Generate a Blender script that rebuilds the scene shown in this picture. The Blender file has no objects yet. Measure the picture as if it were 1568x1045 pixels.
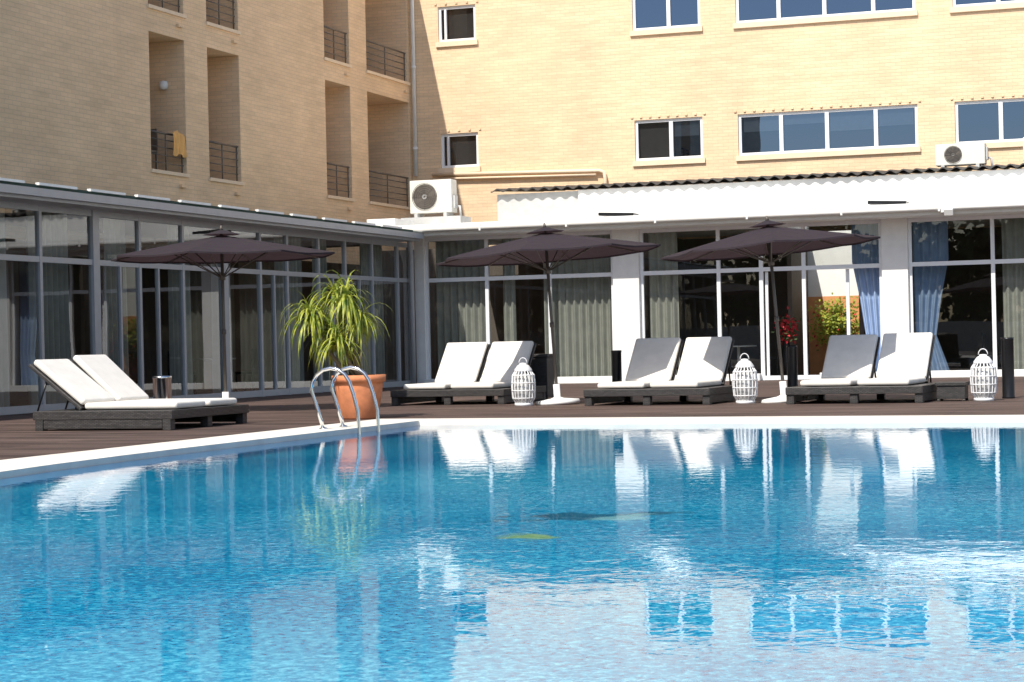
import bpy, math, random
from mathutils import Vector, Matrix
random.seed(7)
sc=bpy.context.scene
COL=sc.collection
# ---------------------------------------------------------------- materials
def mat(name):
    m=bpy.data.materials.new(name);m.use_nodes=True
    nt=m.node_tree;return m,nt,nt.nodes["Principled BSDF"]
def N(nt,t,**k):
    n=nt.nodes.new(t)
    for a,b in k.items(): setattr(n,a,b)
    return n
def simple(name,col,rough=.5,metal=0,noise=.12,nscale=6,bump=0,bscale=60,spec=.5):
    m,nt,p=mat(name)
    tc=N(nt,"ShaderNodeTexCoord");ns=N(nt,"ShaderNodeTexNoise");ns.inputs["Scale"].default_value=nscale;ns.inputs["Detail"].default_value=6
    nt.links.new(tc.outputs["Object"],ns.inputs["Vector"])
    mr=N(nt,"ShaderNodeMapRange");mr.inputs["From Min"].default_value=.3;mr.inputs["From Max"].default_value=.7
    mr.inputs["To Min"].default_value=1-noise;mr.inputs["To Max"].default_value=1+noise*.5
    nt.links.new(ns.outputs["Fac"],mr.inputs["Value"])
    mx=N(nt,"ShaderNodeVectorMath",operation='SCALE');mx.inputs[0].default_value=col[:3]
    nt.links.new(mr.outputs[0],mx.inputs["Scale"]);nt.links.new(mx.outputs[0],p.inputs["Base Color"])
    p.inputs["Roughness"].default_value=rough;p.inputs["Metallic"].default_value=metal;p.inputs["Specular IOR Level"].default_value=spec
    if bump:
        n2=N(nt,"ShaderNodeTexNoise");n2.inputs["Scale"].default_value=bscale;n2.inputs["Detail"].default_value=4
        nt.links.new(tc.outputs["Object"],n2.inputs["Vector"])
        b=N(nt,"ShaderNodeBump");b.inputs["Strength"].default_value=bump;b.inputs["Distance"].default_value=.01
        nt.links.new(n2.outputs["Fac"],b.inputs["Height"]);nt.links.new(b.outputs[0],p.inputs["Normal"])
    return m
def brick_mat(name,c1,c2,mortar):
    m,nt,p=mat(name)
    uv=N(nt,"ShaderNodeTexCoord")
    br=N(nt,"ShaderNodeTexBrick");br.inputs["Scale"].default_value=1
    br.inputs["Brick Width"].default_value=.27;br.inputs["Row Height"].default_value=.085;br.inputs["Mortar Size"].default_value=.008
    br.inputs["Mortar Smooth"].default_value=.4;br.inputs["Bias"].default_value=-.1
    br.inputs["Color1"].default_value=c1;br.inputs["Color2"].default_value=c2;br.inputs["Mortar"].default_value=mortar
    nt.links.new(uv.outputs["UV"],br.inputs["Vector"])
    mp=N(nt,"ShaderNodeMapping");mp.inputs["Scale"].default_value=(.9,5,1);nt.links.new(uv.outputs["UV"],mp.inputs["Vector"])
    ns=N(nt,"ShaderNodeTexNoise");ns.inputs["Scale"].default_value=1.0;ns.inputs["Detail"].default_value=8;ns.inputs["Roughness"].default_value=.65
    nt.links.new(mp.outputs[0],ns.inputs["Vector"])
    mr=N(nt,"ShaderNodeMapRange");mr.inputs["From Min"].default_value=.3;mr.inputs["From Max"].default_value=.7;mr.inputs["To Min"].default_value=.86;mr.inputs["To Max"].default_value=1.06
    nt.links.new(ns.outputs["Fac"],mr.inputs["Value"])
    s=N(nt,"ShaderNodeVectorMath",operation='SCALE');nt.links.new(br.outputs["Color"],s.inputs[0]);nt.links.new(mr.outputs[0],s.inputs["Scale"])
    n3=N(nt,"ShaderNodeTexNoise");n3.inputs["Scale"].default_value=.45;n3.inputs["Detail"].default_value=4;nt.links.new(uv.outputs["UV"],n3.inputs["Vector"])
    m3=N(nt,"ShaderNodeMapRange");m3.inputs["From Min"].default_value=.35;m3.inputs["From Max"].default_value=.65;m3.inputs["To Min"].default_value=.93;m3.inputs["To Max"].default_value=1.04;nt.links.new(n3.outputs["Fac"],m3.inputs["Value"])
    s3=N(nt,"ShaderNodeVectorMath",operation='SCALE');nt.links.new(s.outputs[0],s3.inputs[0]);nt.links.new(m3.outputs[0],s3.inputs["Scale"])
    nt.links.new(s3.outputs[0],p.inputs["Base Color"]);p.inputs["Roughness"].default_value=.9;p.inputs["Specular IOR Level"].default_value=.2
    b=N(nt,"ShaderNodeBump");b.inputs["Strength"].default_value=.5;b.inputs["Distance"].default_value=.006;b.invert=True
    nt.links.new(br.outputs["Fac"],b.inputs["Height"]);nt.links.new(b.outputs[0],p.inputs["Normal"])
    return m
def glass_mat(name,tint,refl0=.07,refl1=.85,power=4,gcol=(.95,.97,1,1),bd=.0008):
    m=bpy.data.materials.new(name);m.use_nodes=True;nt=m.node_tree;nt.nodes.clear()
    out=N(nt,"ShaderNodeOutputMaterial");mix=N(nt,"ShaderNodeMixShader");tr=N(nt,"ShaderNodeBsdfTransparent");gl=N(nt,"ShaderNodeBsdfGlossy")
    tr.inputs[0].default_value=tint;gl.inputs["Roughness"].default_value=0.0;gl.inputs["Color"].default_value=gcol
    lw=N(nt,"ShaderNodeLayerWeight");lw.inputs["Blend"].default_value=.5
    pw=N(nt,"ShaderNodeMath",operation='POWER');pw.inputs[1].default_value=power;nt.links.new(lw.outputs["Facing"],pw.inputs[0])
    mr=N(nt,"ShaderNodeMapRange");mr.inputs["To Min"].default_value=refl0;mr.inputs["To Max"].default_value=refl1
    nt.links.new(pw.outputs[0],mr.inputs["Value"]);nt.links.new(mr.outputs[0],mix.inputs[0])
    tc=N(nt,"ShaderNodeTexCoord");ns=N(nt,"ShaderNodeTexNoise");ns.inputs["Scale"].default_value=.9;ns.inputs["Detail"].default_value=1
    nt.links.new(tc.outputs["Object"],ns.inputs["Vector"])
    b=N(nt,"ShaderNodeBump");b.inputs["Strength"].default_value=1;b.inputs["Distance"].default_value=bd
    nt.links.new(ns.outputs["Fac"],b.inputs["Height"]);nt.links.new(b.outputs[0],gl.inputs["Normal"])
    nt.links.new(tr.outputs[0],mix.inputs[1]);nt.links.new(gl.outputs[0],mix.inputs[2]);nt.links.new(mix.outputs[0],out.inputs[0])
    return m
BRICK=brick_mat("sand_brick",(.95,.70,.455,1),(.89,.645,.41,1),(.78,.59,.39,1))
WHITE=simple("white_paint",(.88,.87,.83),.6,noise=.05)
CREAM=simple("cream_trim",(.88,.70,.50),.7,noise=.06)
GREYW=simple("grey_render",(.58,.58,.56),.7)
FRAME=simple("white_upvc",(.86,.87,.88),.35,noise=.02)
ALU=simple("grey_aluminium",(.46,.48,.50),.4,.1,noise=.05)
GLASS=glass_mat("window_glass",(.70,.72,.70,1),.06,.92,3.6)
GLASSD=glass_mat("upper_window_glass",(.25,.28,.32,1),.24,.9,3,(.40,.56,.84,1))
DARK=simple("dark_interior",(.14,.115,.095),.8)
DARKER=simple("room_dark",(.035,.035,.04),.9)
FLOOR=simple("interior_floor",(.16,.12,.09),.35)
CURT=simple("sage_curtain",(.46,.46,.415),.9)
BLUEC=simple("blue_curtain",(.34,.46,.66),.9)
STEEL=simple("stainless_steel",(.78,.78,.78),.14,1,noise=.03)
METAL=simple("dark_railing",(.16,.14,.12),.5,.3)
TERRA=simple("terracotta",(.74,.27,.12),.8,noise=.2,nscale=9,bump=.3)
SOIL=simple("soil",(.05,.035,.025),1)
ORANGE=simple("orange_wall",(.70,.32,.13),.8)
ROOF=simple("green_felt",(.035,.07,.055),.8)
CORR=simple("corrugated_dark",(.07,.065,.06),.6)
PLASTIC=simple("ac_casing",(.78,.76,.68),.5,noise=.05)
BLACK=simple("black_metal",(.02,.02,.022),.3,.4)
CUSH=simple("white_cushion",(.87,.82,.74),.95,noise=.08,nscale=5,bump=.35,bscale=8)
LANT=simple("lantern_white",(.85,.85,.85),.5,noise=.04)
CANDLE=simple("frosted_hurricane",(.62,.62,.60),.3)
STONE=simple("coping_stone",(.90,.84,.72),.8,noise=.12,nscale=3,bump=.2,bscale=40)
BARK=simple("palm_bark",(.25,.20,.12),.9,bump=.5,bscale=30)
CLOTH=simple("orange_towel",(.95,.52,.17),.9)
FLOWER=simple("red_flower",(.55,.03,.04),.7)
m,nt,p=mat("dark_rattan");tc=N(nt,"ShaderNodeTexCoord")
br=N(nt,"ShaderNodeTexBrick");br.inputs["Scale"].default_value=1;br.inputs["Brick Width"].default_value=.05;br.inputs["Row Height"].default_value=.016;br.inputs["Mortar Size"].default_value=.003
br.inputs["Color1"].default_value=(.055,.052,.051,1);br.inputs["Color2"].default_value=(.11,.102,.098,1);br.inputs["Mortar"].default_value=(.012,.011,.01,1)
nt.links.new(tc.outputs["UV"],br.inputs["Vector"]);nt.links.new(br.outputs["Color"],p.inputs["Base Color"]);p.inputs["Roughness"].default_value=.45
b=N(nt,"ShaderNodeBump");b.invert=True;b.inputs["Distance"].default_value=.004;nt.links.new(br.outputs["Fac"],b.inputs["Height"]);nt.links.new(b.outputs[0],p.inputs["Normal"])
RATTAN=m
m,nt,p=mat("umbrella_fabric");p.inputs["Base Color"].default_value=(.046,.034,.042,1);p.inputs["Roughness"].default_value=.85
tl=N(nt,"ShaderNodeBsdfTranslucent");tl.inputs[0].default_value=(.08,.05,.055,1);mx=N(nt,"ShaderNodeMixShader");mx.inputs[0].default_value=.3
o=nt.nodes["Material Output"];nt.links.new(p.outputs[0],mx.inputs[1]);nt.links.new(tl.outputs[0],mx.inputs[2]);nt.links.new(mx.outputs[0],o.inputs[0])
tc=N(nt,"ShaderNodeTexCoord");ns=N(nt,"ShaderNodeTexNoise");ns.inputs["Scale"].default_value=3;nt.links.new(tc.outputs["Object"],ns.inputs["Vector"])
b=N(nt,"ShaderNodeBump");b.inputs["Distance"].default_value=.05;b.inputs["Strength"].default_value=.5;nt.links.new(ns.outputs["Fac"],b.inputs["Height"]);nt.links.new(b.outputs[0],p.inputs["Normal"])
FABRIC=m
m,nt,p=mat("palm_leaf");tc=N(nt,"ShaderNodeTexCoord");ns=N(nt,"ShaderNodeTexNoise");ns.inputs["Scale"].default_value=9;nt.links.new(tc.outputs["Object"],ns.inputs["Vector"])
cr=N(nt,"ShaderNodeValToRGB");cr.color_ramp.elements[0].position=.35;cr.color_ramp.elements[0].color=(.14,.22,.03,1);cr.color_ramp.elements[1].position=.64;cr.color_ramp.elements[1].color=(.58,.60,.10,1)
nt.links.new(ns.outputs["Fac"],cr.inputs[0]);nt.links.new(cr.outputs[0],p.inputs["Base Color"]);p.inputs["Roughness"].default_value=.45
tl=N(nt,"ShaderNodeBsdfTranslucent");nt.links.new(cr.outputs[0],tl.inputs[0]);mx=N(nt,"ShaderNodeMixShader");mx.inputs[0].default_value=.35
o=nt.nodes["Material Output"];nt.links.new(p.outputs[0],mx.inputs[1]);nt.links.new(tl.outputs[0],mx.inputs[2]);nt.links.new(mx.outputs[0],o.inputs[0])
LEAF=m
TREELEAF=simple("tree_leaf",(.06,.10,.03),.7,noise=.5,nscale=.6)
m,nt,p=mat("wood_deck");tc=N(nt,"ShaderNodeTexCoord")
br=N(nt,"ShaderNodeTexBrick");br.inputs["Scale"].default_value=1;br.inputs["Brick Width"].default_value=2.4;br.inputs["Row Height"].default_value=.14;br.inputs["Mortar Size"].default_value=.006
br.inputs["Color1"].default_value=(.088,.059,.048,1);br.inputs["Color2"].default_value=(.15,.101,.083,1);br.inputs["Mortar"].default_value=(.014,.010,.01,1)
nt.links.new(tc.outputs["Object"],br.inputs["Vector"])
mp=N(nt,"ShaderNodeMapping");mp.inputs["Scale"].default_value=(.5,3,1);nt.links.new(tc.outputs["Object"],mp.inputs["Vector"])
ns=N(nt,"ShaderNodeTexNoise");ns.inputs["Scale"].default_value=1.3;ns.inputs["Detail"].default_value=8;nt.links.new(mp.outputs[0],ns.inputs["Vector"])
mr=N(nt,"ShaderNodeMapRange");mr.inputs["From Min"].default_value=.3;mr.inputs["From Max"].default_value=.7;mr.inputs["To Min"].default_value=.45;mr.inputs["To Max"].default_value=1.5
nt.links.new(ns.outputs["Fac"],mr.inputs["Value"]);s=N(nt,"ShaderNodeVectorMath",operation='SCALE');nt.links.new(br.outputs["Color"],s.inputs[0]);nt.links.new(mr.outputs[0],s.inputs["Scale"])
nt.links.new(s.outputs[0],p.inputs["Base Color"]);p.inputs["Roughness"].default_value=.7;p.inputs["Specular IOR Level"].default_value=.25
DECK=m
GROUND=simple("ground_paving",(.30,.27,.23),.9,nscale=.3)
# water
s_=-.08
m,nt,p=mat("pool_water");tc=N(nt,"ShaderNodeTexCoord")
def L(a,b): nt.links.new(a,b)
n1=N(nt,"ShaderNodeTexNoise");n1.inputs["Scale"].default_value=24;n1.inputs["Detail"].default_value=3;n1.inputs["Roughness"].default_value=.8;n1.inputs["Distortion"].default_value=.5
L(tc.outputs["Object"],n1.inputs["Vector"])
n2=N(nt,"ShaderNodeTexNoise");n2.inputs["Scale"].default_value=.35;n2.inputs["Detail"].default_value=2;L(tc.outputs["Object"],n2.inputs["Vector"])
ad=N(nt,"ShaderNodeMath",operation='MULTIPLY_ADD');ad.inputs[1].default_value=.3;L(n2.outputs["Fac"],ad.inputs[0]);L(n1.outputs["Fac"],ad.inputs[2])
cr=N(nt,"ShaderNodeValToRGB");e=cr.color_ramp.elements
e[0].position=.48;e[0].color=(.0,.15,.36,1);e[1].position=.84;e[1].color=(.13,.68,.88,1)
x=e.new(.66);x.color=(.006,.36,.61,1)
L(ad.outputs[0],cr.inputs[0])
def ellipse(cx,cy,ang,rx,ry,wob):
    mp=N(nt,"ShaderNodeMapping",vector_type='TEXTURE');mp.inputs["Location"].default_value=(cx,cy,0);mp.inputs["Rotation"].default_value=(0,0,ang);mp.inputs["Scale"].default_value=(rx,ry,1)
    nz=N(nt,"ShaderNodeTexNoise");nz.inputs["Scale"].default_value=5;L(tc.outputs["Object"],nz.inputs["Vector"])
    L(tc.outputs["Object"],mp.inputs["Vector"])
    sp=N(nt,"ShaderNodeSeparateXYZ");L(mp.outputs[0],sp.inputs[0]);cb=N(nt,"ShaderNodeCombineXYZ");L(sp.outputs[0],cb.inputs[0]);L(sp.outputs[1],cb.inputs[1])
    ln=N(nt,"ShaderNodeVectorMath",operation='LENGTH');L(cb.outputs[0],ln.inputs[0])
    a=N(nt,"ShaderNodeMath",operation='MULTIPLY_ADD');a.inputs[1].default_value=wob;L(nz.outputs["Fac"],a.inputs[0]);L(ln.outputs["Value"],a.inputs[2])
    r=N(nt,"ShaderNodeMapRange");r.inputs["From Min"].default_value=1.0+wob*.5;r.inputs["From Max"].default_value=.55+wob*.5;r.inputs["To Max"].default_value=.8;L(a.outputs[0],r.inputs["Value"]);return r.outputs[0]
def over(prev,fac,col,bt='MIX'):
    mx=N(nt,"ShaderNodeMix",data_type='RGBA');mx.blend_type=bt;L(fac,mx.inputs["Factor"]);L(prev,mx.inputs["A"]);mx.inputs["B"].default_value=col;return mx.outputs["Result"]
c=cr.outputs[0]
# depth and shade toward the far wall, painted into the water colour
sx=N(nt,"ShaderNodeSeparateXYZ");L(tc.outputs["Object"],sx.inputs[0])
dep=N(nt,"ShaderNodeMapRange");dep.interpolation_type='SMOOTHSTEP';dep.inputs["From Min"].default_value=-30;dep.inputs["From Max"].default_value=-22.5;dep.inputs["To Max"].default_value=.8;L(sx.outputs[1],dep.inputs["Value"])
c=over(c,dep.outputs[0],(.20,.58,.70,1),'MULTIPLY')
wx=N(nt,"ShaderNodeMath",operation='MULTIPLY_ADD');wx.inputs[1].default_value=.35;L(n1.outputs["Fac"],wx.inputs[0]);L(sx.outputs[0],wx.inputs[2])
wall_shade=N(nt,"ShaderNodeMapRange");wall_shade.interpolation_type='SMOOTHSTEP';wall_shade.inputs["From Min"].default_value=9.45;wall_shade.inputs["From Max"].default_value=9.1;wall_shade.inputs["To Max"].default_value=.85;L(wx.outputs[0],wall_shade.inputs["Value"])  # shaded tiled side wall painted in as a dark band beside the left coping
c=over(c,wall_shade.outputs[0],(.05,.30,.48,1),'MULTIPLY')
c=over(c,ellipse(14.05,-32.7,.45,.62,.24,2.6),(.0,.10,.18,1))
c=over(c,ellipse(14.3,-32.8,.33,.18,.28,2.0),(.25,.62,.66,1))
c=over(c,ellipse(14.08,-33.9,.33,.17,.20,2.2),(.28,.50,.12,1))
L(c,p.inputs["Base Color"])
p.inputs["Roughness"].default_value=.0;p.inputs["IOR"].default_value=1.25
w1=N(nt,"ShaderNodeTexNoise");w1.inputs["Scale"].default_value=4.6;w1.inputs["Detail"].default_value=3;w1.inputs["Roughness"].default_value=.6;w1.inputs["Distortion"].default_value=.4;L(tc.outputs["Object"],w1.inputs["Vector"])
b=N(nt,"ShaderNodeBump");b.inputs["Strength"].default_value=1;b.inputs["Distance"].default_value=.0014;L(w1.outputs["Fac"],b.inputs["Height"]);L(b.outputs[0],p.inputs["Normal"])
WATER=m
# ---------------------------------------------------------------- mesh builder
class MB:
    def __init__(s): s.v=[];s.f=[];s.mi=[];s.sm=[]
    def face(s,pts,m=0,sm=False):
        i=len(s.v);s.v+= [tuple(p) for p in pts];s.f.append(tuple(range(i,i+len(pts))));s.mi.append(m);s.sm.append(sm)
    def box(s,x0,x1,y0,y1,z0,z1,m=0,T=None):
        c=[Vector((x,y,z)) for z in(z0,z1) for y in(y0,y1) for x in(x0,x1)]
        if T: c=[T@q for q in c]
        i=len(s.v);s.v+=[tuple(q) for q in c]
        for q in((0,2,3,1),(4,5,7,6),(0,1,5,4),(2,6,7,3),(0,4,6,2),(1,3,7,5)):
            s.f.append(tuple(i+k for k in q));s.mi.append(m);s.sm.append(False)
    def tube(s,path,r,n=10,m=0,caps=True):
        P=[Vector(q) for q in path];rs=r if isinstance(r,(list,tuple)) else [r]*len(P)
        i0=len(s.v);prev=None
        for k,q in enumerate(P):
            d=(P[min(k+1,len(P)-1)]-P[max(k-1,0)]).normalized()
            if prev is None:
                a=d.cross(Vector((0,0,1)))
                if a.length<1e-3:a=Vector((1,0,0))
                a.normalize()
            else:
                a=(prev-d*prev.dot(d)).normalized()
            prev=a;bb=d.cross(a)
            for j in range(n):
                t=2*math.pi*j/n;s.v.append(tuple(q+(a*math.cos(t)+bb*math.sin(t))*rs[k]))
        for k in range(len(P)-1):
            for j in range(n):
                A=i0+k*n+j;B=i0+k*n+(j+1)%n
                s.f.append((A,B,B+n,A+n));s.mi.append(m);s.sm.append(True)
        if caps:
            s.f.append(tuple(i0+j for j in range(n))[::-1]);s.mi.append(m);s.sm.append(False)
            e=i0+(len(P)-1)*n
            s.f.append(tuple(e+j for j in range(n)));s.mi.append(m);s.sm.append(False)
    def lathe(s,prof,n=32,m=0,c=(0,0,0)):
        i0=len(s.v)
        for(r,z) in prof:
            for j in range(n):
                t=2*math.pi*j/n;s.v.append((c[0]+r*math.cos(t),c[1]+r*math.sin(t),c[2]+z))
        for k in range(len(prof)-1):
            for j in range(n):
                A=i0+k*n+j;B=i0+k*n+(j+1)%n
                s.f.append((A,B,B+n,A+n));s.mi.append(m);s.sm.append(True)
    def obj(s,name,mats,parent=None,loc=(0,0,0),rot=(0,0,0),bevel=0,seg=2):
        me=bpy.data.meshes.new(name);me.from_pydata(s.v,[],s.f)
        for k in mats: me.materials.append(k)
        me.polygons.foreach_set("material_index",s.mi);me.polygons.foreach_set("use_smooth",s.sm)
        uv=me.uv_layers.new(name="UVMap")
        me.update()
        for pl in me.polygons:
            n=pl.normal;ax=max(range(3),key=lambda k:abs(n[k]))
            for li in pl.loop_indices:
                q=me.vertices[me.loops[li].vertex_index].co
                uv.data[li].uv=((q.y,q.z) if ax==0 else (q.x,q.z) if ax==1 else (q.x,q.y))
        ob=bpy.data.objects.new(name,me);COL.objects.link(ob)
        ob.location=loc;ob.rotation_euler=rot
        if parent: ob.parent=parent
        if bevel:
            md=ob.modifiers.new("bevel",'BEVEL');md.width=bevel;md.segments=seg;md.limit_method='ANGLE'
        return ob
def empty(name,loc=(0,0,0),rz=0,rot=None):
    e=bpy.data.objects.new(name,None);COL.objects.link(e);e.location=loc;e.rotation_euler=rot or (0,0,rz);e.empty_display_size=.3;return e
def wall(mb,axis,c,u0,u1,z0,z1,ops,depth,m=0,sign=-1):
    us=sorted({u0,u1,*[o[0] for o in ops],*[o[1] for o in ops]});zs=sorted({z0,z1,*[o[2] for o in ops],*[o[3] for o in ops]})
    P=(lambda u,z,d=0:(c+d,u,z)) if axis==0 else (lambda u,z,d=0:(u,c+d,z))
    for i in range(len(us)-1):
        for j in range(len(zs)-1):
            uc=(us[i]+us[i+1])/2;zc=(zs[j]+zs[j+1])/2
            if any(o[0]<uc<o[1] and o[2]<zc<o[3] for o in ops): continue
            mb.face([P(us[i],zs[j]),P(us[i+1],zs[j]),P(us[i+1],zs[j+1]),P(us[i],zs[j+1])],m)
    for(a,b,za,zb) in ops:
        d=depth
        mb.face([P(a,za),P(b,za),P(b,za,d),P(a,za,d)],m);mb.face([P(a,zb),P(b,zb),P(b,zb,d),P(a,zb,d)],m)
        mb.face([P(a,za),P(a,zb),P(a,zb,d),P(a,za,d)],m);mb.face([P(b,za),P(b,zb),P(b,zb,d),P(b,za,d)],m)
# ---------------------------------------------------------------- ground, deck, pool
g=MB();g.face([(-600,-600,-.3),(600,-600,-.3),(600,600,-.3),(-600,600,-.3)]);g.obj("ground",[GROUND])
def far(x,off=0): return -19.85+s_*(x-7.4)-off
XR=34;YN=-40.3
d=MB()
def prism(mb,pts,z0,z1,m=0):
    mb.face([(x,y,z1) for x,y in pts],m)
    for i in range(len(pts)):
        a=pts[i];b=pts[(i+1)%len(pts)];mb.face([(a[0],a[1],z0),(b[0],b[1],z0),(b[0],b[1],z1),(a[0],a[1],z1)],m)
prism(d,[(-.05,far(7.4)),(7.4,far(7.4)),(XR+.7,far(XR+.7)),(XR+.7,-.05),(-.05,-.05)],-.3,0)
prism(d,[(-.05,-60),(7.4,-60),(7.4,far(7.4)),(-.05,far(7.4))],-.3,0)
prism(d,[(7.4,-60),(XR+.7,-60),(XR+.7,YN-.6),(7.4,YN-.6)],-.3,0)
d.obj("wooden_deck",[DECK])
cp=MB();W=.62
inner=[(8.2,far(8.2,W)),(8.2,-26.5),(8.23,-27.7),(8.30,-28.9),(8.42,-30),(8.6,-31.5),(8.75,-33),(8.85,-36),(8.9,YN)]
prism(cp,[(7.4,far(7.4)),(8.2,far(8.2,W)),(XR,far(XR,W)),(XR+.7,far(XR+.7))][::-1],-.2,.012)
for k in range(len(inner)-1):
    a,b_=inner[k],inner[k+1]
    ya=far(7.4) if k==0 else a[1];yb=YN-.6 if k==len(inner)-2 else b_[1]
    cp.face([(7.4,ya,.012),(7.4,yb,.012),(b_[0],b_[1],.012),(a[0],a[1],.012)])
    cp.face([(a[0],a[1],.012),(b_[0],b_[1],.012),(b_[0],b_[1],-.2),(a[0],a[1],-.2)])
prism(cp,[(7.4,YN-.6),(XR+.7,YN-.6),(XR,YN),(8.9,YN)],-.2,.012)
pool=empty("swimming_pool")
cp.obj("coping",[STONE],pool)
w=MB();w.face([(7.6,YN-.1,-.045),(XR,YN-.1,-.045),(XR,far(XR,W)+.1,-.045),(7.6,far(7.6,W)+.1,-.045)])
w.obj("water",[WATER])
# ---------------------------------------------------------------- hotel building (brick)
H=empty("brick_hotel_building")
XL=-3.19;YT=8.0;ZR=11.8
cols=[(-6.42,-4.9),(-3.87,-2.35),(2.30,3.83),(4.92,7.78)]
ops=[(a,b,z0,z1) for (a,b) in cols for (z0,z1) in((4.65,7.48),(8.02,10.85))]
ops+=[(a-17,b-17,z0,z1) for (a,b) in cols[:2] for (z0,z1) in((4.65,7.48),(8.02,10.85))]
mb=MB();wall(mb,0,XL,-36,YT,3.0,ZR,ops,-1.3)
mb.box(XL-14,XL-.001,-36,YT-.01,ZR-.02,ZR+.001)
mb.face([(XL,-36,0),(XL-14,-36,0),(XL-14,-36,ZR),(XL,-36,ZR)])
wn=[]
for z0,z1 in((5.6,6.67),(9.0,10.1),(12.4,13.5)):
    wn+=[(-2.38,-1.3,z0+.08,z1-.06),(3.05,4.87,z0,z1),(5.8,10.37,z0,z1),(11.28,15.85,z0,z1),(17,18.8,z0,z1),(20,24.6,z0,z1),(26,30,z0,z1)]
wall(mb,1,YT,XL,34,3.0,16,wn,.16)
mb.face([(XL-14,YT,3),(XL,YT,3),(XL,YT,16),(XL-14,YT,16)])
mb.box(XL-14,34,YT+.01,YT+12,15.9,16.05)
mb.face([(34,YT,0),(34,YT+12,0),(34,YT+12,16),(34,YT,16)])
for(a,b,z0,z1) in wn:
    n=int((b-a+.1)/.24)
    for k in range(n+1):
        x=a-.06+k*(b-a+.12)/n;mb.box(x-.03,x+.03,YT-.03,YT+.02,z1+.05,z1+.10)
for(a,b,z0,z1) in ops: mb.box(XL-.02,XL+.07,b-.35,b-.15,z0-.30,z0-.24)
mb.obj("brick_walls",[BRICK],H)
sb=MB()
for(a,b,z0,z1) in wn: sb.box(a-.06,b+.06,YT-.07,YT+.10,z0-.13,z0+.004)
for(a,b,z0,z1) in ops: sb.box(XL-.04,XL+.05,a-.05,b+.05,z0-.07,z0+.004)
sb.obj("window_sills",[CREAM],H)
bi=MB();rl=MB();bd=MB()
for(a,b,z0,z1) in ops:
    bi.face([(XL-1.3,a,z0),(XL-1.3,b,z0),(XL-1.3,b,z1),(XL-1.3,a,z1)])
    bd.box(XL-1.29,XL-1.24,a+.2,b-.1,z0,z0+2.2,0)
    for zz in(.18,.34,.50,.66): rl.tube([(XL-.08,a,z0+zz),(XL-.08,b,z0+zz)],.012,6)
    rl.tube([(XL-.08,a,z0+.80),(XL-.08,b,z0+.80)],.024,8)
    for k in range(3):
        y=a+.06+(b-a-.12)*k/2;rl.tube([(XL-.08,y,z0),(XL-.08,y,z0+.80)],.016,6)
bi.obj("balcony_back_walls",[BRICK],H);rl.obj("balcony_railings",[METAL],H);bd.obj("balcony_doors",[DARKER],H)
lm_=MB()
for(a,b,z0,z1) in ops[:1]: lm_.lathe([(0,-.10),(.08,-.08),(.10,0),(.08,.08),(0,.10)],14,0,(XL-.45,b-.12,z0+1.9))
lm_.obj("balcony_globe_lamps",[WHITE],H)
fr=MB();gs=MB();rm=MB()
def window(a,b,z0,z1,divs):
    y0,y1=YT+.06,YT+.13;t=.075
    fr.box(a,b,y0,y1,z0,z0+t);fr.box(a,b,y0,y1,z1-t,z1);fr.box(a,a+t,y0,y1,z0+t,z1-t);fr.box(b-t,b,y0,y1,z0+t,z1-t)
    for x in divs: fr.box(x-.05,x+.05,y0-.01,y1,z0+t,z1-t)
    e=[a+t]+list(divs)+[b-t]
    for k in range(len(e)-1):
        small=(b-a<1.2) or (b-a<2 and k==0 and z0<8)
        tw=random.uniform(-.006,.006)
        if b-a<1.2:
            fr.box(e[k]+.09,e[k]+.15,y0-.01,y1,z0+t,z1-t)
        gs.face([(e[k],YT+.10,z0+t),(e[k+1],YT+.10+tw,z0+t),(e[k+1],YT+.10+tw,z1-t),(e[k],YT+.10,z1-t)],1 if small else 0)
        if not small and random.random()<.5:
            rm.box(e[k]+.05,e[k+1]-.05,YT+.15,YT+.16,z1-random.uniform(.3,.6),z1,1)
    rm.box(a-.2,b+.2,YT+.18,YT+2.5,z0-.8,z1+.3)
for(a,b,z0,z1) in wn:
    w_=b-a
    dv=[] if w_<1.2 else ([a+w_*.53] if w_<2 else [a+w_*.243,a+w_*.5,a+w_*.77])
    window(a,b,z0,z1,dv)
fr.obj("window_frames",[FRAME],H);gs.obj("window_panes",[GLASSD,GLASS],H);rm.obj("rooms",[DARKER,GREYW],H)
dp=MB();dp.tube([(XL+.12,YT-.12,16),(XL+.12,YT-.12,5.5)],.055,10)
for z in(6.2,8.4,10.6): dp.tube([(XL+.12,YT-.12,z),(XL+.12,YT-.12,z+.08)],.075,10)
dp.obj("drainpipe",[WHITE],H)
yp=MB();yp.tube([(-2.6,YT-.1,5.52),(2.1,YT-.1,5.40),(2.22,YT-.1,5.36),(2.25,YT-.1,5.2),(2.25,YT-.1,4.5)],.05,8);yp.tube([(-2.6,YT-.1,5.4),(2.0,YT-.1,5.30)],.03,8)
yp.obj("cream_conduit",[CREAM],H)
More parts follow.
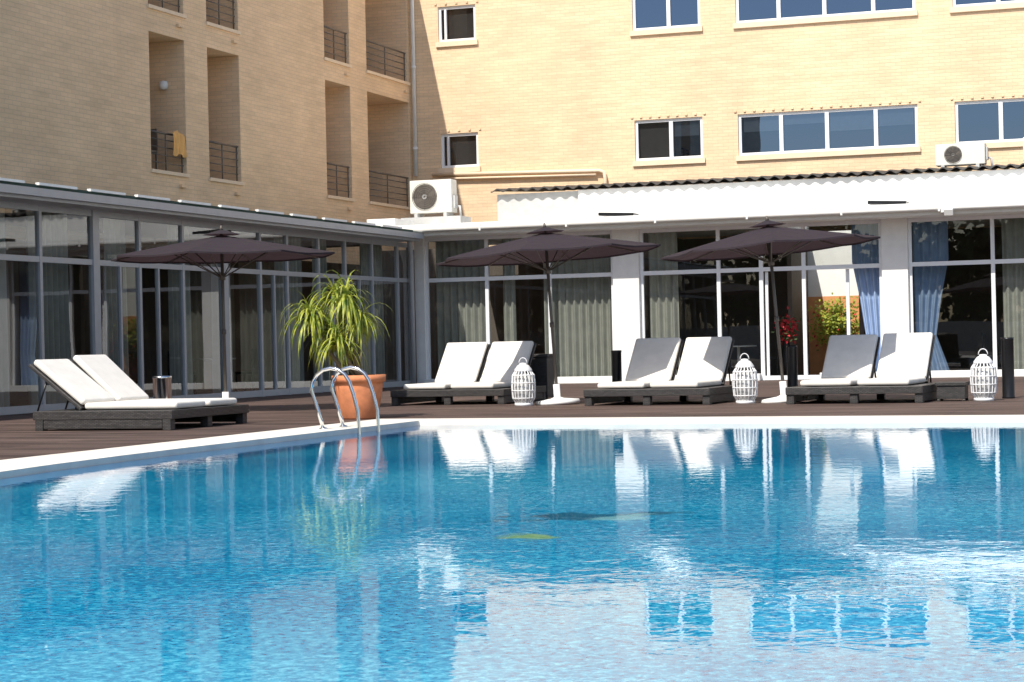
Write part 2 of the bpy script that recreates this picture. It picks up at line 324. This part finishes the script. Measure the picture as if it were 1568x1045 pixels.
# ---------------------------------------------------------------- glass pavilion
Pv=empty("glass_pavilion")
m1=MB()
OV=-.95
m1.box(-.25,XR,OV,1.0,3.37,3.57)
m1.box(-.25,8.3,1.0,4.2,3.37,3.57);m1.box(9.8,XR,1.0,4.2,3.37,3.57)  # gap between slabs: unseen skylight added to let sun onto the orange wall
m1.box(-.25,XR,OV-.08,OV,3.50,3.62)
m1.box(4.73,5.33,-.12,.35,0,3.37);m1.box(10.65,11.2,-.12,.35,0,3.37);m1.box(16.5,17.1,-.12,.35,0,3.37);m1.box(22.4,23,-.12,.35,0,3.37);m1.box(28.3,28.9,-.12,.35,0,3.37)
m1.box(.0,.24,-.06,.22,0,3.37)
m1.box(.24,4.73,-.22,-.03,0,.15);m1.box(5.33,8.0,-.22,-.03,0,.15);m1.box(9.3,10.65,-.22,-.03,0,.15);m1.box(11.2,16.5,-.22,-.03,0,.15)
m1.box(2.7,XR,4.0,4.15,3.57,4.62)
m1.box(-.95,-.25,-.55,.6,3.45,3.82)
m1.box(8.28,9.82,3.92,3.97,1.85,3.37)
m1.obj("white_structure",[WHITE],Pv,bevel=.01)
gb=MB();gb.box(.6,2.7,4.05,4.2,3.57,4.6);gb.obj("grey_roof_wall",[GREYW],Pv)
gt=MB();gt.tube([(-.25,OV-.14,3.50),(XR,OV-.14,3.50)],.055,10)
for k in range(18): gt.box(k*2-.02,k*2+.02,OV-.20,OV-.08,3.43,3.57)
gt.obj("roof_gutter",[WHITE],Pv)
cg=MB();x=.5;prevp=None
while x<XR:
    z=4.70+.035*math.sin(x*2*math.pi/.30)
    q=(x,z)
    if prevp: 
        cg.face([(prevp[0],3.85,prevp[1]),(q[0],3.85,q[1]),(q[0],7.9,q[1]+.25),(prevp[0],7.9,prevp[1]+.25)],0,True)
        cg.face([(prevp[0],3.85,prevp[1]-.03),(q[0],3.85,q[1]-.03),(q[0],3.85,q[1]),(prevp[0],3.85,prevp[1])],0)
    prevp=q;x+=.03
cg.obj("corrugated_roof",[CORR],Pv)
fr=MB();gl=MB()
zt=3.37;zr=2.40
bays=[(.24,4.73,[1.73,3.22]),(5.33,10.65,[7.09,8.03,8.96]),(11.2,16.5,[12.94,14.7]),(17.1,22.4,[18.9,20.6]),(23,28.3,[24.8,26.5])]
for a,b,dv in bays:
    fr.box(a,b,0,.07,zr-.045,zr+.045);fr.box(a,b,0,.07,zt-.08,zt-.003);fr.box(a,b,0,.07,.002,.10)
    fr.box(a+.003,a+.07,-.003,.073,.004,zt-.004);fr.box(b-.07,b-.003,-.003,.073,.004,zt-.004)
    for x in dv: fr.box(x-.04,x+.04,-.006,.076,.004,zt-.004)
    e=[a]+dv+[b]
    for k in range(len(e)-1):
        if abs(e[k]-8.03)<.01 or abs(e[k]-8.96)<.01:
            gl.face([(e[k],.035,zr),(e[k+1],.035,zr),(e[k+1],.035,zt),(e[k],.035,zt)])
            continue
        gl.face([(e[k],.035,0.1),(e[k+1],.035,0.1),(e[k+1],.035,zt),(e[k],.035,zt)])
fr.box(8.1,8.16,.08,.13,.004,zr-.05)
fr.box(9.85,9.92,.08,.13,.004,zr-.05)
fr.obj("white_window_frames",[FRAME],Pv)
gl.obj("glass_front",[GLASS],Pv)
fl=MB();ll=MB()
posts=[-1.04,-2.5,-3.95,-5.3,-6.8,-8.0,-9.5,-11.1,-12.64,-14.1,-15.75,-17.3,-18.8,-20.3,-21.8,-23.3,-24.8,-26.3,-27.8,-29.3]
for zz,t in((zr,.045),(3.2,.05),(.07,.06)): fl.box(-.07,0,-30,-.3,zz-t,zz+t)
for y in posts:
    t=.10 if y in(-14.1,-9.5,-23.3) else .038
    fl.box(-.075,.02 if t>.05 else .005,y-t,y+t,.002,3.252)
for y in(-7.4,-12.0,-4.6,-3.2,-13.3): fl.box(-.065,.002,y-.025,y+.025,.13,zr-.045)
fl.box(-.075,.005,-.36,-.28,.002,3.252)
fl.obj("aluminium_frames",[ALU],Pv)
ll.face([(-.035,-30,.1),(-.035,-.3,.1),(-.035,-.3,3.2),(-.035,-30,3.2)]);ll.obj("glass_side",[GLASS],Pv)
rf=MB()
rf.box(-.3,.52,-30.2,OV-.04,3.25,3.33,0);rf.box(.50,.62,-30.2,OV-.04,3.30,3.42,0)
rf.face([(.5,-30.2,3.43),(.5,-.5,3.43),(-3.18,-.5,4.0),(-3.18,-30.2,4.0)],1)
rf.box(.30,.42,-30.2,-1.1,3.44,3.50,1)
y=-30
while y<-1.6:
    rf.box(.40,.47,y,y+1.1,3.49,3.53,2);y+=1.5
rf.obj("side_roof",[ALU,ROOF,WHITE],Pv)
pp=MB();pp.tube([(.30,OV-.12,3.45),(.30,OV-.10,3.2),(.12,-.55,2.95),(.10,-.5,2.8),(.10,-.5,0)],.06,10)
pp.tube([(-.02,-.3,3.2),(-.02,-.3,0)],.05,8);pp.obj("downpipes",[ALU],Pv)
ro=MB()
ro.box(-5.5,XR,-.0,6.0,-.05,.006,1)
ro.face([(-5.5,5,0),(8.2,5,0),(8.2,5,3.37),(-5.5,5,3.37)]);ro.face([(9.9,5,0),(XR,5,0),(XR,5,3.37),(9.9,5,3.37)])
ro.box(8.2,8.3,2.0,5,0,3.36);ro.box(9.8,9.9,2.0,5,0,3.36)
ro.box(-5.5,-.08,-30,0,-.05,.006,1)
ro.face([(-4.5,-30,0),(-4.5,5,0),(-4.5,5,3.3),(-4.5,-30,3.3)]);ro.face([(-.08,-30,3.24),(-.08,0,3.24),(-4.5,0,3.24),(-4.5,-30,3.24)])
ro.face([(-4.5,-30,0),(0,-30,0),(0,-30,3.3),(-4.5,-30,3.3)])
for x in(5.0,10.9): ro.box(x-.1,x+.1,.36,4.9,0,3.36)
ro.obj("interior_walls",[DARK,FLOOR],Pv)
def curtain(mb,axis,c,a,b,z0,z1,m,amp=.06,per=.17,tie=None):
    n=max(8,int((b-a)/.02));prev=None
    ph=random.random()*6
    for k in range(n+1):
        u=a+(b-a)*k/n;o=amp*math.sin(u/per*2*math.pi+ph+.7*math.sin(u*3))
        cur=(u,o)
        if prev:
            rows=[0,.25,.5,.75,1]
            def P(q,r):
                z=z1+(z0-z1)*r;u=q[0]
                if tie is not None:
                    k=math.exp(-((z-1.2)/.55)**2)*.55;u=tie+(u-tie)*(1-k)
                return (c+q[1]*(.6+.4*r),u,z) if axis==0 else (u,c+q[1]*(.6+.4*r),z)
            for i in range(4): mb.face([P(prev,rows[i]),P(cur,rows[i]),P(cur,rows[i+1]),P(prev,rows[i+1])],m,True)
        prev=cur
cu=MB()
for a,b in((.4,1.6),(2.0,2.3),(3.0,4.6),(5.45,6.1),(13.1,14.5),(14.9,16.3)): curtain(cu,1,.30,a,b,.1,3.3,0)
curtain(cu,1,.30,9.95,10.6,.1,3.3,1,tie=10.6);curtain(cu,1,.30,11.25,12.0,.1,3.3,1,tie=11.3)
for a,b in((-2.4,-1.2),(-4.8,-4.2),(-6.6,-5.4),(-9.3,-8.6),(-11,-10.2),(-13.2,-12.5),(-15.6,-14.4),(-17.2,-16.2),(-21,-20)): curtain(cu,0,-.35,a,b,.1,3.2,0)
cu.obj("curtains",[CURT,BLUEC],Pv)
al=MB();al.box(8.3,9.8,3.90,3.96,0,1.85);al.obj("orange_alcove_wall",[ORANGE],Pv)  # added alcove, lit by sun through the roof opening
def chair_table(x,y,nm):
    e=empty(nm,(x,y,0.006));t=MB()
    t.lathe([(0,.72),(.42,.72),(.42,.75),(0,.75)],24,0);t.tube([(0,0,0),(0,0,.72)],.035,8);t.lathe([(0,.0),(.25,.0),(.22,.03),(0,.03)],20,0)
    t.obj("table",[WHITE],e)
    for s in(-1,1):
        c=MB();cx=s*.75
        c.box(cx-.21,cx+.21,-.21,.21,.42,.47);c.box(cx+s*.19-.02,cx+s*.19+.02,-.21,.21,.47,.92)
        for dx in(-.19,.19):
            for dy in(-.19,.19): c.box(cx+dx-.02,cx+dx+.02,dy-.02,dy+.02,0,.42)
        c.obj("chair",[BLACK],e)
chair_table(-1.8,-6.5,"dining_table");chair_table(-1.8,-11.5,"dining_table");chair_table(7.0,2.2,"dining_table");chair_table(13.4,2.4,"dining_table")
# ---------------------------------------------------------------- AC units
def ac(name,loc,w=1.05,h=.78,dep=.38):
    e=empty(name,loc);b_=MB();b_.box(-w/2,w/2,-dep/2,dep/2,.10,.10+h);b_.obj("casing",[PLASTIC],e,bevel=.02)
    f=MB();cx=-w*.14;cz=.10+h/2;R=h*.40
    for k in range(6):
        r=R*(1-k*.16);f.tube([(cx+r*math.cos(t*math.pi/12),-dep/2-.02,cz+r*math.sin(t*math.pi/12)) for t in range(25)],.006,6)
    for k in range(8):
        t=k*math.pi/4;f.tube([(cx,-dep/2-.02,cz),(cx+R*math.cos(t),-dep/2-.02,cz+R*math.sin(t))],.005,5)
    f.obj("fan_grille",[METAL],e)
    dk=MB();n=28
    dk.face([(cx+R*.95*math.cos(2*math.pi*t/n),-dep/2-.004,cz+R*.95*math.sin(2*math.pi*t/n)) for t in range(n)])
    dk.obj("fan_opening",[METAL],e)
    bl=MB()
    for k in range(3):
        t=k*2.094;bl.face([(cx+.03*math.cos(t),-dep/2-.010,cz+.03*math.sin(t)),(cx+R*.8*math.cos(t-.2),-dep/2-.012,cz+R*.8*math.sin(t-.2)),(cx+R*.85*math.cos(t+.5),-dep/2-.008,cz+R*.85*math.sin(t+.5))],1)
    bl.face([(cx+R*.22*math.cos(2*math.pi*t/n),-dep/2-.015,cz+R*.22*math.sin(2*math.pi*t/n)) for t in range(n)])
    bl.obj("fan_blades",[GREYW,METAL],e)
    s=MB()
    for x in(-w*.35,w*.35): s.box(x-.04,x+.04,-dep/2-.03,dep/2+.03,0,.10)
    s.tube([(w/2,.05,.25),(w/2+.12,.05,.25),(w/2+.14,.05,.0)],.03,8)
    s.box(w/2,w/2+.05,-.1,.1,.2,.5)
    s.obj("mounts",[GREYW],e)
ac("air_conditioner",(-.10,1.5,3.93))
st=MB();st.box(-.8,.7,1.15,1.85,3.56,3.93);st.obj("ac_plinth",[GREYW],Pv)
ac("air_conditioner",(11.7,5.5,4.78),1.15,.50)
ac("air_conditioner",(13.6,5.7,4.82),.95,.55)
for x in(4.95,10.85):
    e=MB();e.box(-.10,.12,-.1,.1,0,.10,1);e.box(-.40,.40,-.22,.22,-.035,.035,0,Matrix.Translation((0,0,.13))@Matrix.Rotation(.05,4,'Y'))
    e.obj("roof_vent",[BLACK,GREYW],None,(x,-.3,3.565))
fl_=MB();fl_.box(-.09,.09,-.06,.06,-.07,.07,0,Matrix.Rotation(.5,4,'X'));fl_.tube([(0,.02,.0),(0,.12,.06)],.02,8);fl_.box(-.16,-.10,-.02,.10,-.02,.1)
fl_.obj("floodlight",[WHITE],None,(12.2,OV-.2,3.42),bevel=.01)
# ---------------------------------------------------------------- loungers
def lounger(loc,rz,w=1.88,l=1.9,ang=46,gap=0):
    e=empty("double_sun_lounger",loc,rz);b_=MB();hw=w/2;hl=l/2
    b_.box(-hw,hw,-hl,hl,.13,.235)
    for x in(-hw+.06,0,hw-.06):
        for y in(-hl+.08,hl-.08): b_.box(x-.055,x+.055,y-.055,y+.055,0,.13)
    b_.box(-hw+.01,-hw+.05,-hl+.14,hl-.14,.02,.13);b_.box(hw-.05,hw-.01,-hl+.14,hl-.14,.02,.13)
    b_.obj("rattan_base",[RATTAN],e,bevel=.008)
    for s in(-1,1):
        a=math.radians(ang)+s*gap
        cx=s*.395*w/1.88
        c=MB();c.box(cx-.355,cx+.355,-.90,.36,.245,.325);c.obj("seat_cushion",[CUSH],e,bevel=.035,seg=4)
        aa=a+random.uniform(-.03,.03)
        T=Matrix.Translation((cx,.40,.27))@Matrix.Rotation(aa,4,'X')
        c=MB();c.box(-.355,.355,0,.86,.02,.10,0,T);c.obj("back_cushion",[CUSH],e,bevel=.035,seg=4)
        c=MB();c.box(-.37,.37,-.02,.88,-.035,.012,0,T);c.obj("rattan_backrest",[RATTAN],e,bevel=.01)
        p2=T@Vector((0,.6,-.04))
        c=MB()
        for q in(-.3,.3): c.tube([(cx+q,p2.y,p2.z),(cx+q,p2.y+.15,.2)],.012,8)
        c.obj("back_support",[BLACK],e)
    return e
lounger((6.22,-13.40,0),-.03);lounger((9.72,-14.6,0),-.05);lounger((12.72,-14.95,0),-.05)
lounger((4.95,-21.45,0),math.pi/2-.03,ang=40,gap=.045)
# ---------------------------------------------------------------- umbrellas
def umbrella(loc,R,apex,tilt,rz,drop=.30):
    e=empty("patio_umbrella",loc,rot=(0,tilt,0));c=MB();n=8;rings=6
    rows=[]
    for k in range(rings+1):
        fr_=k/rings;row=[]
        for j in range(n*4):
            t=2*math.pi*j/(n*4)+rz;ph=(j%4)/4
            sc_=1-(math.sin(ph*math.pi))*(.07+.03*fr_)
            r=R*fr_*sc_ if k else .04
            z=apex-.05-drop*(fr_**1.05)-math.sin(ph*math.pi)*.035*fr_*(1 if k<rings else .7)
            row.append((r*math.cos(t),r*math.sin(t),z))
        rows.append(row)
    m_=n*4
    i0=len(c.v)
    for row in rows:c.v+=row
    for k in range(rings):
        for j in range(m_):
            c.f.append((i0+k*m_+j,i0+k*m_+(j+1)%m_,i0+(k+1)*m_+(j+1)%m_,i0+(k+1)*m_+j));c.mi.append(0);c.sm.append(False)
    for j in range(m_):
        a=rows[-1][j];b=rows[-1][(j+1)%m_];c.face([a,b,(b[0],b[1],b[2]-.025),(a[0],a[1],a[2]-.025)])
    for j in range(8):
        t=2*math.pi*j/8+rz;t2=2*math.pi*(j+1)/8+rz;r=R*.17
        c.face([(0,0,apex+.04),(r*math.cos(t),r*math.sin(t),apex-.04),(r*math.cos(t2),r*math.sin(t2),apex-.04)])
    c.obj("canopy",[FABRIC],e)
    p_=MB();p_.tube([(0,0,.05),(0,0,apex+.03)],.024,12);p_.tube([(0,0,apex+.03),(0,0,apex+.10)],[.03,.01],10)
    p_.tube([(0,0,1.95),(0,0,2.05)],.045,10);p_.tube([(0,0,1.15),(0,0,1.22)],.035,10)
    for j in range(8):
        t=2*math.pi*j/8+rz
        p_.tube([(.03*math.cos(t),.03*math.sin(t),apex-.07),(R*.985*math.cos(t),R*.985*math.sin(t),apex-.07-drop)],.010,6)
        q=.52;p_.tube([(.04*math.cos(t),.04*math.sin(t),2.0),(R*q*math.cos(t),R*q*math.sin(t),apex-.07-drop*q)],.009,6)
    p_.obj("pole_and_ribs",[METAL],e)
    b_=MB();b_.lathe([(0,0),(.33,0),(.34,.03),(.32,.065),(.10,.09),(.05,.11),(.05,.3),(0,.3)],28);b_.obj("base",[WHITE],e)
    return e
umbrella((3.49,-16.4,0),1.70,2.66,-.005,.2)
umbrella((8.05,-14.58,0),1.72,2.61,-.055,.1,.32)
umbrella((11.53,-14.9,0),1.56,2.56,-.075,.25,.30)
# ---------------------------------------------------------------- lanterns
def lantern(loc):
    e=empty("cage_lantern",loc);e.scale=(1.05,1.05,1.12);m_=MB()
    prof=[(.11,.03),(.155,.10),(.165,.25),(.155,.40),(.11,.46)]
    for k in range(18):
        t=2*math.pi*k/18;m_.tube([(r*math.cos(t),r*math.sin(t),z) for r,z in prof],.0085,6)
    for r,z in((.155,.10),(.165,.2),(.165,.3),(.155,.40)): m_.tube([(r*math.cos(2*math.pi*t/24),r*math.sin(2*math.pi*t/24),z) for t in range(25)],.008,6)
    m_.lathe([(0,0),(.13,0),(.13,.035),(0,.035)],24)
    m_.lathe([(.125,.455),(.125,.475),(.08,.53),(.05,.545),(.05,.56),(0,.565)],24)
    m_.tube([(.06*math.cos(t*math.pi/8),0,.56+.07*math.sin(t*math.pi/8)) for t in range(9)],.006,6)
    m_.obj("cage",[LANT],e)
    c=MB();c.lathe([(0,.035),(.11,.035),(.12,.22),(.11,.42),(.09,.42)],20);c.obj("frosted_cylinder",[CANDLE],e)
lantern((7.66,-15.0,0));lantern((11.02,-15.15,0));lantern((14.33,-15.2,0))
def stand(name,loc,r,h,mt):
    s=MB();s.lathe([(0,0),(r*1.05,0),(r*1.05,.02),(r,.03),(r,h-.04),(r*1.06,h-.03),(r*1.06,h),(r*.85,h),(r*.85,h-.05),(0,h-.05)],24);s.obj(name,[mt],None,loc)
stand("steel_ashtray_bin",(4.42,-20.0,0),.12,.60,STEEL)
stand("black_ashtray_bin",(8.66,-13.5,0),.075,.78,BLACK);stand("black_ashtray_bin",(11.5,-14.15,0),.075,.80,BLACK);stand("black_ashtray_bin",(14.57,-14.3,0),.085,.85,BLACK)
def rtable(loc,w,h):
    t=MB();t.box(-w/2,w/2,-w/2,w/2,h-.05,h);t.box(-w/2+.02,w/2-.02,-w/2+.02,w/2-.02,.03,h-.05)
    for x in(-1,1):
        for y in(-1,1): t.box(x*(w/2-.04)-.02,x*(w/2-.04)+.02,y*(w/2-.04)-.02,y*(w/2-.04)+.02,0,.03)
    t.obj("rattan_side_table",[RATTAN],None,loc,bevel=.008)
rtable((6.92,-12.0,0),.42,.74);rtable((13.90,-15.1,0),.42,.26)
# ---------------------------------------------------------------- pool ladder
lad=empty("pool_ladder",(.22,0,0));lm=MB()
for y in(-22.75,-22.2):
    pth=[(7.72,y,.01),(7.66,y,.22),(7.58,y,.45)]
    for k in range(1,8):
        t=math.pi-k*math.pi/8;pth.append((7.58+.24+.24*math.cos(t),y,.45+.24*math.sin(t)))
    pth+=[(8.09,y,.40),(8.14,y,.2),(8.15,y,-.2),(8.15,y,-.6)]
    lm.tube(pth,.021,12);lm.lathe([(0,.012),(.05,.012),(.045,.03),(.02,.035)],16,0,(7.72,y,0))
lm.obj("handrails",[STEEL],lad)
lt=MB()
for z in(-.12,-.4): lt.box(8.12,8.2,-22.75,-22.2,z-.015,z+.015)
lt.obj("treads",[STEEL],lad)
# ---------------------------------------------------------------- potted palm
pot=empty("potted_palm",(6.95,-19.45,0))
pm=MB();pm.lathe([(0,0),(.22,0),(.24,.02),(.31,.42),(.31,.47),(.345,.47),(.35,.56),(.30,.56),(.29,.50),(0,.50)],40);pm.obj("terracotta_pot",[TERRA],pot)
sm=MB();sm.lathe([(0,.505),(.29,.505)],24);sm.obj("soil",[SOIL],pot)
tr=MB();lf=MB()
heads=[((-.05,0,.5),(-.34,.05,1.60),80),((.0,.05,.5),(-.02,.1,1.28),95),((-.1,-.05,.5),(-.62,-.1,1.36),80),((.05,0,.5),(-.20,-.2,1.0),110),((0,0,.5),(-.46,.15,1.12),85),((.02,.02,.5),(-.12,-.1,1.54),70)]
for a,b,cnt in heads:
    a=Vector(a);b=Vector(b);mid=(a+b)/2+Vector((random.uniform(-.05,.05),0,-.05))
    tr.tube([a,mid,b],[.03,.022,.02],8)
    for k in range(cnt):
        az=random.uniform(0,2*math.pi);el=random.uniform(-.1,1.45);d_=Vector((math.cos(az)*math.cos(el),math.sin(az)*math.cos(el),math.sin(el)))
        Lh=random.uniform(.30,.66);q=b+Vector((0,0,random.uniform(-.08,.05)));w_=random.uniform(.014,.023);pts=[q.copy()];st_=Lh/7;gr=random.uniform(.18,.38)
        for i in range(7):
            d_=(d_+Vector((0,0,-gr-.06*i))).normalized();q=q+d_*st_;pts.append(q.copy())
        side=Vector((-math.sin(az),math.cos(az),0))
        for i in range(7):
            w0=w_*(1 if i else .6)*(1-(i/7)**2);w1=w_*(1-((i+1)/7)**2)
            lf.face([pts[i]-side*w0,pts[i]+side*w0,pts[i+1]+side*w1,pts[i+1]-side*w1],0,True)
tr.obj("stems",[BARK],pot);lf.obj("leaves",[LEAF],pot)
def foliage(mb,n,c,s,red):
    for k in range(n):
        v=Vector((random.gauss(c[0],s[0]),random.gauss(c[1],s[1]),random.gauss(c[2],s[2])));a=Vector((random.uniform(-1,1),random.uniform(-1,1),random.uniform(-1,1))).normalized()*.05;b=a.orthogonal().normalized()*.03
        mb.face([v-a,v+b,v+a,v-b],2 if random.random()<red else 0)
sh=MB();foliage(sh,1500,(0,0,1.2),(.26,.13,.24),.03)
sh.lathe([(0,0),(.18,0),(.24,.5),(0,.5)],20,1);sh.tube([(0,0,.4),(0,0,1.2)],.03,8,1)
sh.obj("alcove_shrub",[LEAF,TERRA,FLOWER],None,(9.05,3.35,0.006))
fw=MB();foliage(fw,450,(0,0,1.08),(.11,.1,.13),.6);fw.lathe([(0,0),(.12,0),(.15,.4),(.06,.85),(.08,.95),(0,.95)],20,1)
fw.obj("flower_vase",[TREELEAF,BLACK,FLOWER],None,(8.33,1.1,.006))
tw=MB()
for i in range(10):
    for j in range(8):
        def P(i,j):
            y=-5.52+.56*i/10;z=5.62-.50*j/8-.03*math.sin(i*.9)
            return (XL+.0+.02*math.sin(i*1.7+j*.4)+(.0 if j else -.06),y,z)
        tw.face([P(i,j),P(i+1,j),P(i+1,j+1),P(i,j+1)],0,True)
tw.obj("hanging_towel",[CLOTH],None,(.02,0,-.10))
bc=empty("balcony_chair",(XL-.45,-5.95,4.65));c=MB()
c.box(-.22,.22,-.22,.22,.40,.44);c.box(-.22,.22,.19,.23,.44,.9)
for x in(-.2,.2):
    for y in(-.2,.2): c.box(x-.02,x+.02,y-.02,y+.02,0,.4)
c.obj("chair_frame",[METAL],bc)
# ---------------------------------------------------------------- trees and low wall added behind the viewer to darken the glass reflections
tl_=MB()
for k in range(22):
    cx=-45+k*5+random.uniform(-1.5,1.5);cy=-84+random.uniform(-4,4);hh=random.uniform(9,12)
    tl_.tube([(cx,cy,-.3),(cx+.2,cy,hh*.6)],[.3,.14],8,1)
    for c in range(9):
        ox,oy,oz=random.uniform(-2.4,2.4),random.uniform(-2,2),random.uniform(-4.5,2)
        for i in range(110):
            v=Vector((cx+ox+random.gauss(0,.9),cy+oy+random.gauss(0,.8),hh*.7+oz+random.gauss(0,.8)));a=Vector((random.uniform(-1,1),random.uniform(-1,1),random.uniform(-1,1))).normalized()*.42;b=a.orthogonal().normalized()*.3
            tl_.face([v-a,v+b,v+a,v-b])
tl_.obj("reflected_tree_row",[TREELEAF,BARK])
gw=MB();gw.box(-60,80,-76,-75.7,-.3,1.6);gw.obj("reflected_wall",[GREYW])
# ---------------------------------------------------------------- light
wd=bpy.data.worlds.new("World");sc.world=wd;wd.use_nodes=True;nt=wd.node_tree
sky=nt.nodes.new("ShaderNodeTexSky");sky.sky_type='NISHITA';sky.sun_disc=False
dirv=Vector((.145,.64,-.74)).normalized()
sky.sun_elevation=math.asin(-dirv.z);sky.sun_rotation=math.atan2(-dirv.x,-dirv.y)
sky.air_density=1;sky.dust_density=1.0
bg=nt.nodes["Background"];bg.inputs[1].default_value=.15;nt.links.new(sky.outputs[0],bg.inputs[0])
sl=bpy.data.lights.new("sun",'SUN');sl.energy=5;sl.angle=math.radians(.5);sl.color=(1,.95,.87)
so=bpy.data.objects.new("sun",sl);COL.objects.link(so);so.rotation_euler=dirv.to_track_quat('-Z','Y').to_euler();so.location=(0,-20,30)
# ---------------------------------------------------------------- camera
a,p_,r=.3333,.0012,-.0223
F=Vector((-math.sin(a)*math.cos(p_),math.cos(a)*math.cos(p_),math.sin(p_)));R0=Vector((math.cos(a),math.sin(a),0));U0=R0.cross(F)
R=math.cos(r)*R0+math.sin(r)*U0;U=-math.sin(r)*R0+math.cos(r)*U0
cd=bpy.data.cameras.new("camera");cd.lens=71.88;cd.sensor_width=36;cd.clip_end=2000;cd.clip_start=.05
co=bpy.data.objects.new("camera",cd);COL.objects.link(co)
M=Matrix((( R.x,U.x,-F.x,17.376),(R.y,U.y,-F.y,-43.537),(R.z,U.z,-F.z,.92),(0,0,0,1)));co.matrix_world=M
sc.camera=co
sc.view_settings.view_transform='Standard';sc.view_settings.look='None';sc.view_settings.exposure=0
